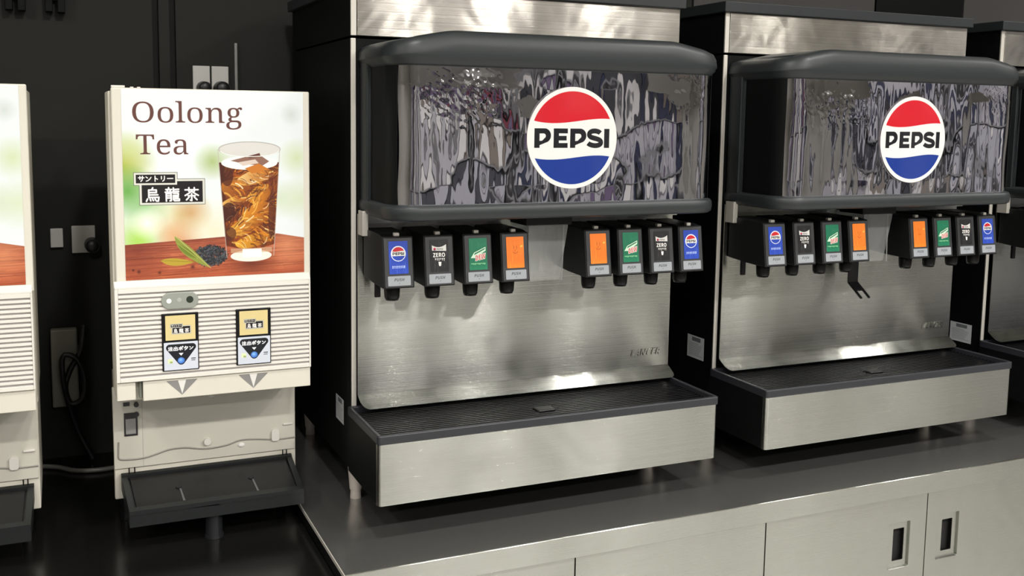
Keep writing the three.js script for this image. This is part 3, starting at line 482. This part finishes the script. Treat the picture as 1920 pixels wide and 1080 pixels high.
  if (noticeAt) { const [y0, y1, z0, z1] = noticeAt; part('notice_label', new THREE.PlaneGeometry(z1 - z0, y1 - y0).rotateY(-Math.PI / 2).translate(-0.0006, (y0 + y1) / 2, (z0 + z1) / 2), M.notice, t, 'white printed notice on the black side'); }
  return t;
}
const D = [
  [0, 'steel drink dispenser beside the tea machines, with clear chute and no ice lever', { seed: 3, noticeAt: [0.150, 0.2035, -0.124, -0.060] }],
  [0.887, 'middle steel drink dispenser with black forked ice lever under its chute', { seed: 17, lever: true, noticeAt: [0.2165, 0.272, -0.105, -0.035] }],
  [1.7758, 'steel drink dispenser at the far end of the worktop, past the one with ice lever', { seed: 29, noticeAt: [0.190, 0.243, -0.104, -0.031] }],
];
for (const [x, label, o] of D) makeDispenser(label, o).position.x = x;

/* ------------------------------------------------------------------ tea dispensers */
function makeTea(label) {
  const t = thing('tea_dispenser', label, 'tea dispenser', 'white tea dispensers on the black counter');
  part('cabinet', [rbox(-0.4400, -0.0875, 0.026, 0.238, -0.37, -0.150, 0.003), rbox(-0.4505, -0.0875, 0.026, 0.2545, -0.1495, -0.131, 0.003), rbox(-0.4370, -0.0855, 0.238, 0.836, -0.37, -0.131, 0.003)], cream, t);
  part('front_housing', rbox(-0.4482, -0.0855, 0.258, 0.8365, -0.130, -0.0135, 0.003), cream, t);
  const door = part('poster_frame', rbox(-0.4435, -0.0828, 0.476, 0.8425, -0.0128, 0, 0.003), cream, t, 'cream frame holding the poster');
  part('poster', print(rrect(-0.4265, -0.0955, 0.4897, 0.8412, 0.001), -0.4265, -0.0955, 0.4897, 0.8412, 0.0006), M.poster, door, 'poster of a glass of iced tea on a wooden board reading Oolong Tea');
  part('frame_tab', rbox(-0.4425, -0.419, 0.8425, 0.8465, -0.012, -0.004, 0.001), creamWhite, door);
  for (const x of [-0.410, -0.398]) part('frame_rivet', rbox(x, x + 0.006, 0.8425, 0.8445, -0.012, -0.006, 0.0008), creamWhite, door);
  // ribbed panel
  const rp = part('ribbed_panel', box(-0.4475, -0.0862, 0.3005, 0.4755, -0.0128, 0.0085), groove, t, 'ribbed panel with grey grooves');
  const P = 0.0086, Y0 = 0.3105;
  for (let i = 0; i < 18; i++) part('rib', rbox(-0.4415, -0.0892, Y0 + i * P + 0.0017, Y0 + (i + 1) * P - 0.0017, 0.0087, 0.0118, 0.0008, 1), creamWhite, rp);
  for (const [x0, x1, y0, y1] of [[-0.4478, -0.4415, 0.3003, 0.4757], [-0.0892, -0.0859, 0.3003, 0.4757], [-0.4415, -0.0892, 0.3003, 0.3085], [-0.4415, -0.0892, 0.467, 0.4757]]) part('panel_border', rbox(x0, x1, y0, y1, 0.0087, 0.0122, 0.001, 1), creamWhite, rp);
  part('panel_ledge', new THREE.ExtrudeGeometry(poly([[-0.0005, 0.476], [0.0122, 0.4758], [0.0122, 0.4785], [0, 0.4885]]), { depth: 0.3612, bevelEnabled: false }).rotateY(-Math.PI / 2).translate(-0.0862, 0, 0), creamWhite, rp);
  const cap = rrect(-0.3667, -0.2997, 0.4335, 0.465, 0.0155), ind = part('indicator', extrude(cap, 0.0058, 0.0015).translate(0, 0, 0.0075), mat(lin(0.30, 0.32, 0.28), 0.35), rp, 'grey-green oval indicator');
  part('lamp', cyl(0.0042, 0.0042, 0.002, 0, 0, 0).rotateX(Math.PI / 2).translate(-0.353, 0.4495, 0.0145), mat(lin(0.8, 0.85, 0.75), 0.4, { emissive: lin(0.95, 1, 0.85), emissiveIntensity: 1.6 }), ind, 'small lit lamp');
  part('sensor', cyl(0.0065, 0.0065, 0.002, 0, 0, 0).rotateX(Math.PI / 2).translate(-0.3155, 0.4505, 0.0142), mat(lin(0.03, 0.04, 0.03), 0.2), ind);
  part('lens', cyl(0.004, 0.004, 0.002, 0, 0, 0).rotateX(Math.PI / 2).translate(-0.3345, 0.451, 0.0142), mat(lin(0.42, 0.44, 0.41), 0.3), ind);
  for (const x of [-0.367, -0.2312]) {
    const x1 = x + 0.0665, y0 = 0.3155, y1 = 0.4255, m = part('button_frame', rbox(x, x1, y0, y1, 0.0072, 0.0142, 0.0015), blackPlastic, rp, 'black frame of a pour button');
    part('name_plate', print(rrect(x + 0.0065, x1 - 0.006, 0.3745, 0.4215, 0.0005), x + 0.0065, x1 - 0.006, 0.3745, 0.4215, 0.0145), M.teaTop, m, 'yellow plate with the tea name');
    part('pour_button', print(rrect(x + 0.003, x1 - 0.002, 0.3175, 0.3705, 0.001), x + 0.003, x1 - 0.002, 0.3175, 0.3705, 0.0145), M.teaPush, m, 'pale blue button print with black triangle');
  }
  // nozzle cover
  const cover = part('nozzle_cover', rbox(-0.4022, -0.0862, 0.2605, 0.3, -0.128, 0.0075, 0.002), cream, t, 'plain cover above the cup space');
  const flap = part('cover_flap', rbox(-0.448, -0.415, 0.2645, 0.2995, -0.128, 0.0075, 0.002), cream, t);
  part('cover_slot', box(-0.415, -0.4022, 0.262, 0.2995, -0.128, -0.02), darkGap, cover);
  part('cover_rail', rbox(-0.4085, -0.4035, 0.266, 0.2995, -0.0195, 0.001, 0.001), mat(lin(0.16, 0.17, 0.14), 0.5), cover);
  const arrowGrey = mat(lin(0.24, 0.235, 0.225), 0.5), needle = mat(lin(0.74, 0.73, 0.69), 0.5);
  for (const x of [-0.332, -0.1985]) {
    const a = part('arrow_mark', new THREE.ShapeGeometry(poly([[x - 0.0285, 0.2955], [x + 0.0285, 0.2955], [x, 0.2672]])).translate(0, 0, 0.0080), arrowGrey, cover, 'grey printed arrow');
    part('arrow_needle', new THREE.ShapeGeometry(poly([[x - 0.0075, 0.2955], [x + 0.0075, 0.2955], [x, 0.2685]])).translate(0, 0, 0.0083), needle, a, 'white needle of the arrow');
  }
  for (const x of [-0.332, -0.1985]) part('pour_nozzle', cyl(0.008, 0.006, 0.018, x, 0.252, -0.055), clear, cover);
  // back of the cup space
  const bk = part('splash_guard', rbox(-0.4505, -0.0895, 0.09, 0.258, -0.1305, -0.1265, 0.001), guard, t, 'cream back panel of the cup space');
  const Z = -0.1255, dark = mat(lin(0.02, 0.02, 0.022), 0.35), greyTube = mat(lin(0.30, 0.29, 0.26), 0.35);
  part('drip_wire', tube([[-0.4416, 0.1458, Z], [-0.4424, 0.125, Z], [-0.4418, 0.112, Z], [-0.436, 0.1092, Z], [-0.3943, 0.108, Z], [-0.3737, 0.1121, Z], [-0.3478, 0.1189, Z], [-0.3165, 0.1196, Z], [-0.2744, 0.1122, Z], [-0.2313, 0.1149, Z], [-0.204, 0.1219, Z], [-0.171, 0.1203, Z], [-0.13, 0.1150, Z], [-0.0895, 0.1150, Z]], 0.0016, 110, 6), greyTube, bk, 'thin grey wire along the guard');
  const win = part('gauge_window', rbox(-0.4305, -0.405, 0.156, 0.2035, -0.1262, -0.1245, 0.001), dark, bk, 'small dark gauge window');
  part('gauge_pane', box(-0.4275, -0.4085, 0.1605, 0.1915, -0.1244, -0.1238), mat(lin(0.28, 0.28, 0.27), 0.25), win);
  for (const y of [0.2196, 0.1999]) part('thumb_screw', cyl(0.0048, 0.0048, 0.006, 0, 0, 0, 20).rotateX(Math.PI / 2).translate(-0.4068, y, -0.1232), dark, bk, 'black thumb screw');
  part('vent_slot', rbox(-0.431, -0.419, 0.2175, 0.2255, -0.1262, -0.1248, 0.001), dark, bk);
  const hook = new THREE.Shape(); rrect(-0.0085, 0.0085, -0.0115, 0.0135, 0.006, hook); const hh = new THREE.Path(); hh.absarc(0, -0.001, 0.0048, 0, 6.2832, false); hook.holes.push(hh);
  part('guard_hook', extrude(hook, 0.005, 0.0008).translate(-0.1318, 0.1239, -0.1262), creamWhite, bk);
  part('guard_knob', cyl(0.007, 0.0075, 0.007, 0, 0, 0).rotateX(Math.PI / 2).translate(-0.2709, 0.1276, -0.123), creamWhite, bk);
  for (const [x, y] of [[-0.2608, 0.222], [-0.202, 0.1114]]) part('guard_stud', new THREE.SphereGeometry(0.006, 16, 10).scale(1.2, 0.8, 0.5).translate(x, y, -0.1258), mat(lin(0.85, 0.84, 0.80), 0.12), bk);
  part('guard_tab', rbox(-0.115, -0.0945, 0.1445, 0.1485, -0.1262, -0.1225, 0.001), creamWhite, bk);
  part('guard_seam', box(-0.3962, -0.3954, 0.09, 0.2575, -0.1266, -0.1262), groove, bk);
  // drip tray: slopes gently to the front
  {
    const L0 = -0.4388, L1 = -0.0985, F0 = -0.4325, F1 = -0.1025, B = -0.1260, F = 0.012, yb = 0.079, yf = 0.0515, low = 0.031;
    const quad = (b0, b1, f0, f1, zb, zf, tb, tf, h) => {        // slab: top quad tapering to the front, thickness h
      const c = [[b0, tb, zb], [b1, tb, zb], [f1, tf, zf], [f0, tf, zf]], p = [...c, ...c.map(([x, y, z]) => [x, y - h, z])], F6 = [[0, 3, 2, 1], [4, 5, 6, 7], [3, 7, 6, 2], [0, 1, 5, 4], [0, 4, 7, 3], [1, 2, 6, 5]], pos = [];
      for (const [a, b, d, e] of F6) for (const k of [a, b, d, a, d, e]) pos.push(...p[k]);
      const g = new THREE.BufferGeometry(); g.setAttribute('position', new THREE.Float32BufferAttribute(pos, 3)); g.computeVertexNormals(); return metres(g);
    };
    const at = (k) => yb + (yf - yb) * k, zz = (k) => B + (F - B) * k, lx = (k) => L0 + (F0 - L0) * k, rx = (k) => L1 + (F1 - L1) * k, w = 0.011;
    const trayBlack = mat(lin(0.010, 0.012, 0.012), 0.42);
    const tr = part('drip_tray', quad(L0, L1, F0, F1, B, F, yb - 0.008, yf - 0.008, low - 0.008), trayBlack, t, 'black sloping drip tray');
    part('tray_rim', [quad(lx(0), rx(0), lx(0.07), rx(0.07), zz(0), zz(0.07), at(0) + 0.002, at(0.07) + 0.002, 0.012), quad(lx(0.9), rx(0.9), lx(1), rx(1), zz(0.9), zz(1), at(0.9), at(1), 0.01), quad(lx(0.07), lx(0.07) + w, lx(0.9), lx(0.9) + w, zz(0.07), zz(0.9), at(0.07), at(0.9), 0.01), quad(rx(0.07) - w, rx(0.07), rx(0.9) - w, rx(0.9), zz(0.07), zz(0.9), at(0.07), at(0.9), 0.01)], trayBlack, tr);
    part('cup_rest', quad(lx(0.12) + 0.015, rx(0.12) - 0.015, lx(0.88) + 0.015, rx(0.88) - 0.015, zz(0.1), zz(0.88), at(0.1) - 0.002, at(0.88) - 0.002, 0.005), blackPlastic, tr, 'black inset cup rest plate');
    for (const x of [-0.336, -0.195]) {
      part('drain_hole', cyl(0.006, 0.006, 0.002, 0, 0, 0, 20).rotateX(Math.atan2(yb - yf, F - B)).translate(x, at(0.5) - 0.0012, zz(0.5)), darkGap, tr);
      part('drain_groove', quad(x + 0.001, x + 0.004, x - 0.001 + 0.004, x + 0.007, zz(0.55), zz(0.87), at(0.55) - 0.0012, at(0.87) - 0.0012, 0.002), mat(lin(0.09, 0.095, 0.095), 0.4), tr);
    }
    for (const x of [-0.4235, -0.413, -0.117, -0.109]) part('tray_pin', cyl(0.0012, 0.0012, 0.012, x, yb + 0.007, B + 0.004, 8), blackPlastic, tr);
    part('tray_foot', [cyl(0.0165, 0.0165, 0.05, -0.2755, -0.003, -0.012), cyl(0.0185, 0.0185, 0.006, -0.2755, -0.0265, -0.012)], mat(lin(0.015, 0.016, 0.018), 0.2), tr, 'ribbed cylindrical foot under the tray');
  }
  for (const [x, z] of [[-0.428, -0.165], [-0.114, -0.165], [-0.425, -0.34], [-0.114, -0.34]]) part('leg', cyl(0.011, 0.011, 0.056, x, -0.0015, z), blackPlastic, t);
  return t;
}
makeTea('white tea dispenser standing between the other tea machine and the steel dispensers');
{ const t2 = makeTea('white tea dispenser standing farther from the steel dispensers than the other tea machine'); t2.position.set(-0.498, 0.002, 0); }

/* ------------------------------------------------------------------ wall fittings and cables behind the machines */
const plate = mat(lin(0.58, 0.57, 0.54), 0.45), cordMat = mat(lin(0.010, 0.010, 0.011), 0.4);
function outlet(label, x0, x1, y0, y1, gangs, plugs) {
  const t = thing('wall_outlet', label, 'outlet', 'wall outlets behind the tea machines');
  const w = (x1 - x0) / gangs;
  for (let i = 0; i < gangs; i++) part('cover_plate', rbox(x0 + i * w + 0.002, x0 + (i + 1) * w - 0.002, y0, y1, WALLZ + 0.0005, WALLZ + 0.008, 0.002), plate, t);
  for (const [x, y, r] of plugs) { const q = part('plug', new THREE.CylinderGeometry(r, r * 1.1, 0.035, 20).rotateX(Math.PI / 2).translate(x, y, WALLZ + 0.026), cordMat, t, 'black round plug'); part('plug_cap', new THREE.SphereGeometry(r * 0.92, 16, 10).scale(1, 1, 0.5).translate(x, y, WALLZ + 0.044), cordMat, q); }
  return t;
}
outlet('double wall outlet with two black plugs above the tea machine next to the steel dispensers', -0.228, -0.139, 0.845, 0.914, 2, [[-0.202, 0.860, 0.0155], [-0.160, 0.859, 0.0175]]);
outlet('grey wall outlet with a plug, seen between the tea machines', -0.512, -0.456, 0.465, 0.530, 1, [[-0.466, 0.485, 0.016]]);
outlet('small square outlet beside the plugged one between the tea machines', -0.558, -0.5265, 0.480, 0.525, 1, []);
{
  const t = thing('junction_box', 'low grey junction box with coiled black cables between the tea machines', 'junction box');
  part('box_cover', rbox(-0.5635, -0.505, 0.10, 0.287, WALLZ + 0.0005, WALLZ + 0.03, 0.004), mat(lin(0.22, 0.21, 0.17), 0.5), t);
  single('power_cable', 'black looped cable hanging in front of the junction box', 'cable', new THREE.TubeGeometry(new THREE.CatmullRomCurve3([[-0.49, 0.30, WALLZ + 0.05], [-0.50, 0.24, WALLZ + 0.06], [-0.522, 0.20, WALLZ + 0.06], [-0.535, 0.155, WALLZ + 0.06], [-0.523, 0.115, WALLZ + 0.06], [-0.50, 0.125, WALLZ + 0.062], [-0.492, 0.17, WALLZ + 0.062], [-0.51, 0.225, WALLZ + 0.066], [-0.535, 0.235, WALLZ + 0.068], [-0.54, 0.19, WALLZ + 0.07], [-0.515, 0.06, WALLZ + 0.05], [-0.48, -0.0235, WALLZ + 0.06]].map((p) => new THREE.Vector3(...p))), 90, 0.0065, 8), cordMat);
}
single('wall_conduit', 'thin vertical steel strip on the dark wall beside the double outlet', 'conduit', rbox(-0.1265, -0.1185, 0.55, 0.972, WALLZ + 0.0005, WALLZ + 0.010, 0.002), mat(lin(0.30, 0.30, 0.28), 0.35, { metalness: 0.6 }));
for (const [x0, label] of [[-0.632, 'black wall bracket above the tea machine farther from the steel dispensers'], [-0.5495, 'black wall bracket above the gap between the tea machines']]) {
  const t = thing('wall_bracket', label, 'bracket', 'black wall brackets');
  for (const dx of [0, 0.026]) part('bracket_arm', rbox(x0 + dx, x0 + dx + 0.016, 1.024 - dx * 0.03, 1.2, WALLZ + 0.0005, WALLZ + 0.03, 0.002), blackPanel, t);
  part('bracket_bar', rbox(x0, x0 + 0.042, 1.05, 1.2, WALLZ + 0.001, WALLZ + 0.012, 0.002), blackPanel, t);
}
single('water_hose', 'pale hose lying between the two tea machines', 'hose', tube([[-0.66, -0.024, -0.50], [-0.60, -0.024, -0.545], [-0.56, -0.024, -0.53], [-0.52, -0.024, -0.49], [-0.47, -0.024, -0.475], [-0.40, -0.024, -0.485]], 0.0055, 50, 10), mat(lin(0.16, 0.155, 0.14), 0.35));

/* ------------------------------------------------------------------ lamps */
SPOTS.forEach(([x, z, power]) => {
  const over = z < 1;
  const t = thing('ceiling_downlight', over ? 'recessed ceiling downlight over the drink counter' : z < 3 ? 'recessed ceiling downlight in the row over the shop aisle' : 'recessed ceiling downlight in the row along the store shelves', 'ceiling light', over ? 'downlights over the counter' : z < 3 ? 'downlights over the aisle' : 'downlights along the shelves');
  part('trim_ring', new THREE.TorusGeometry(0.075, 0.008, 10, 40).rotateX(Math.PI / 2).translate(x, CEIL - 0.006, z), creamWhite, t);
  part('lens', cyl(0.068, 0.068, 0.006, x, CEIL - 0.004, z, 40), mat(lin(0.9, 0.88, 0.82), 0.5, { emissive: lin(1, 0.95, 0.86), emissiveIntensity: 12 }), t, 'bright lamp lens');
  const s = new THREE.SpotLight(new THREE.Color().setRGB(1, 0.972, 0.925), power, 0, 1.3, 0.5, 2);
  s.position.set(x, CEIL - 0.03, z); s.target.position.set(x, FLOOR, z - (over ? 0.9 : 0.4)); s.castShadow = true; s.shadow.radius = 3.2; s.name = 'downlight_beam';
  t.add(s); t.add(s.target);
});
/* ------------------------------------------------------------------ the shop shelves that the film and the steel mirror */
{
  const R = rng(77), goods = [lin(0.20, 0.04, 0.06), lin(0.60, 0.58, 0.58), lin(0.14, 0.10, 0.18), lin(0.03, 0.035, 0.07), lin(0.40, 0.39, 0.42), lin(0.05, 0.05, 0.06), lin(0.20, 0.17, 0.15), lin(0.34, 0.335, 0.38)].map((c) => mat(c, 0.5));
  const words = ['red', 'white', 'purple', 'navy', 'grey', 'black', 'brown', 'lilac'];
  const shelfMat = mat(lin(0.20, 0.20, 0.21), 0.5), backMat = mat(lin(0.06, 0.06, 0.07), 0.7);
  const geo = [rbox(-0.09, 0.09, 0, 0.485, -0.1, 0.1, 0.006), rbox(-0.06, 0.06, 0, 0.475, -0.09, 0.09, 0.006), rbox(-0.13, 0.13, 0, 0.465, -0.11, 0.11, 0.006)];
  // [x, z, turn, label]
  [[-1.5, 4.9, 0, 'grey gondola shelf facing the tea machines'], [0.2, 4.9, 0, 'grey gondola shelf facing the first steel dispenser'], [2.0, 4.9, 0, 'grey gondola shelf facing the middle steel dispenser'], [3.4, 4.9, 0, 'grey gondola shelf facing the end of the counter'], [5.05, 4.1, Math.PI / 2, 'grey gondola by side wall and shelf row'], [5.05, 2.7, Math.PI / 2, 'grey gondola by side wall and counter']].forEach(([cx, cz, turn, label]) => {
    const t = thing('store_shelf', label, 'shelf', 'store shelves facing the counter'), hw = 0.62;
    t.position.set(cx, 0, cz); t.rotation.y = turn; t.updateMatrixWorld();
    part('back_board', box(-hw, hw, FLOOR + 0.1, FLOOR + 2.22, 0.38, 0.42), backMat, t);
    for (const q of [-1, 1]) part('upright', box(q * hw - 0.02, q * hw + 0.02, FLOOR, FLOOR + 2.22, 0, 0.42), shelfMat, t);
    for (let k = 0; k < 4; k++) {
      const y = FLOOR + 0.12 + k * 0.53;
      part('shelf_board', box(-hw + 0.02, hw - 0.02, y - 0.03, y, 0, 0.38), shelfMat, t);
      let x = -hw + 0.05;
      while (x < hw - 0.30) {
        const gk = Math.floor(R() * 3), w = [0.18, 0.12, 0.26][gk], ci = [1, 4, 5, 7, 3, 1, 6, 2, 7, 5, 4, 3, 1, 7, 5, 0, 3][Math.floor(R() * 17)];
        const m = single('carton', words[ci] + ' carton on the ' + ['bottom', 'second', 'third', 'top'][k] + ' board of the ' + label.replace('grey ', ''), 'carton', geo[gk], goods[ci], 'cartons on the store shelves');
        m.position.set(x + w / 2, y + 0.0005, 0.14).applyMatrix4(t.matrixWorld); m.rotation.y = turn; x += w + 0.015 + R() * 0.05;
      }
    }
  });
}

renderer.render(scene, camera);
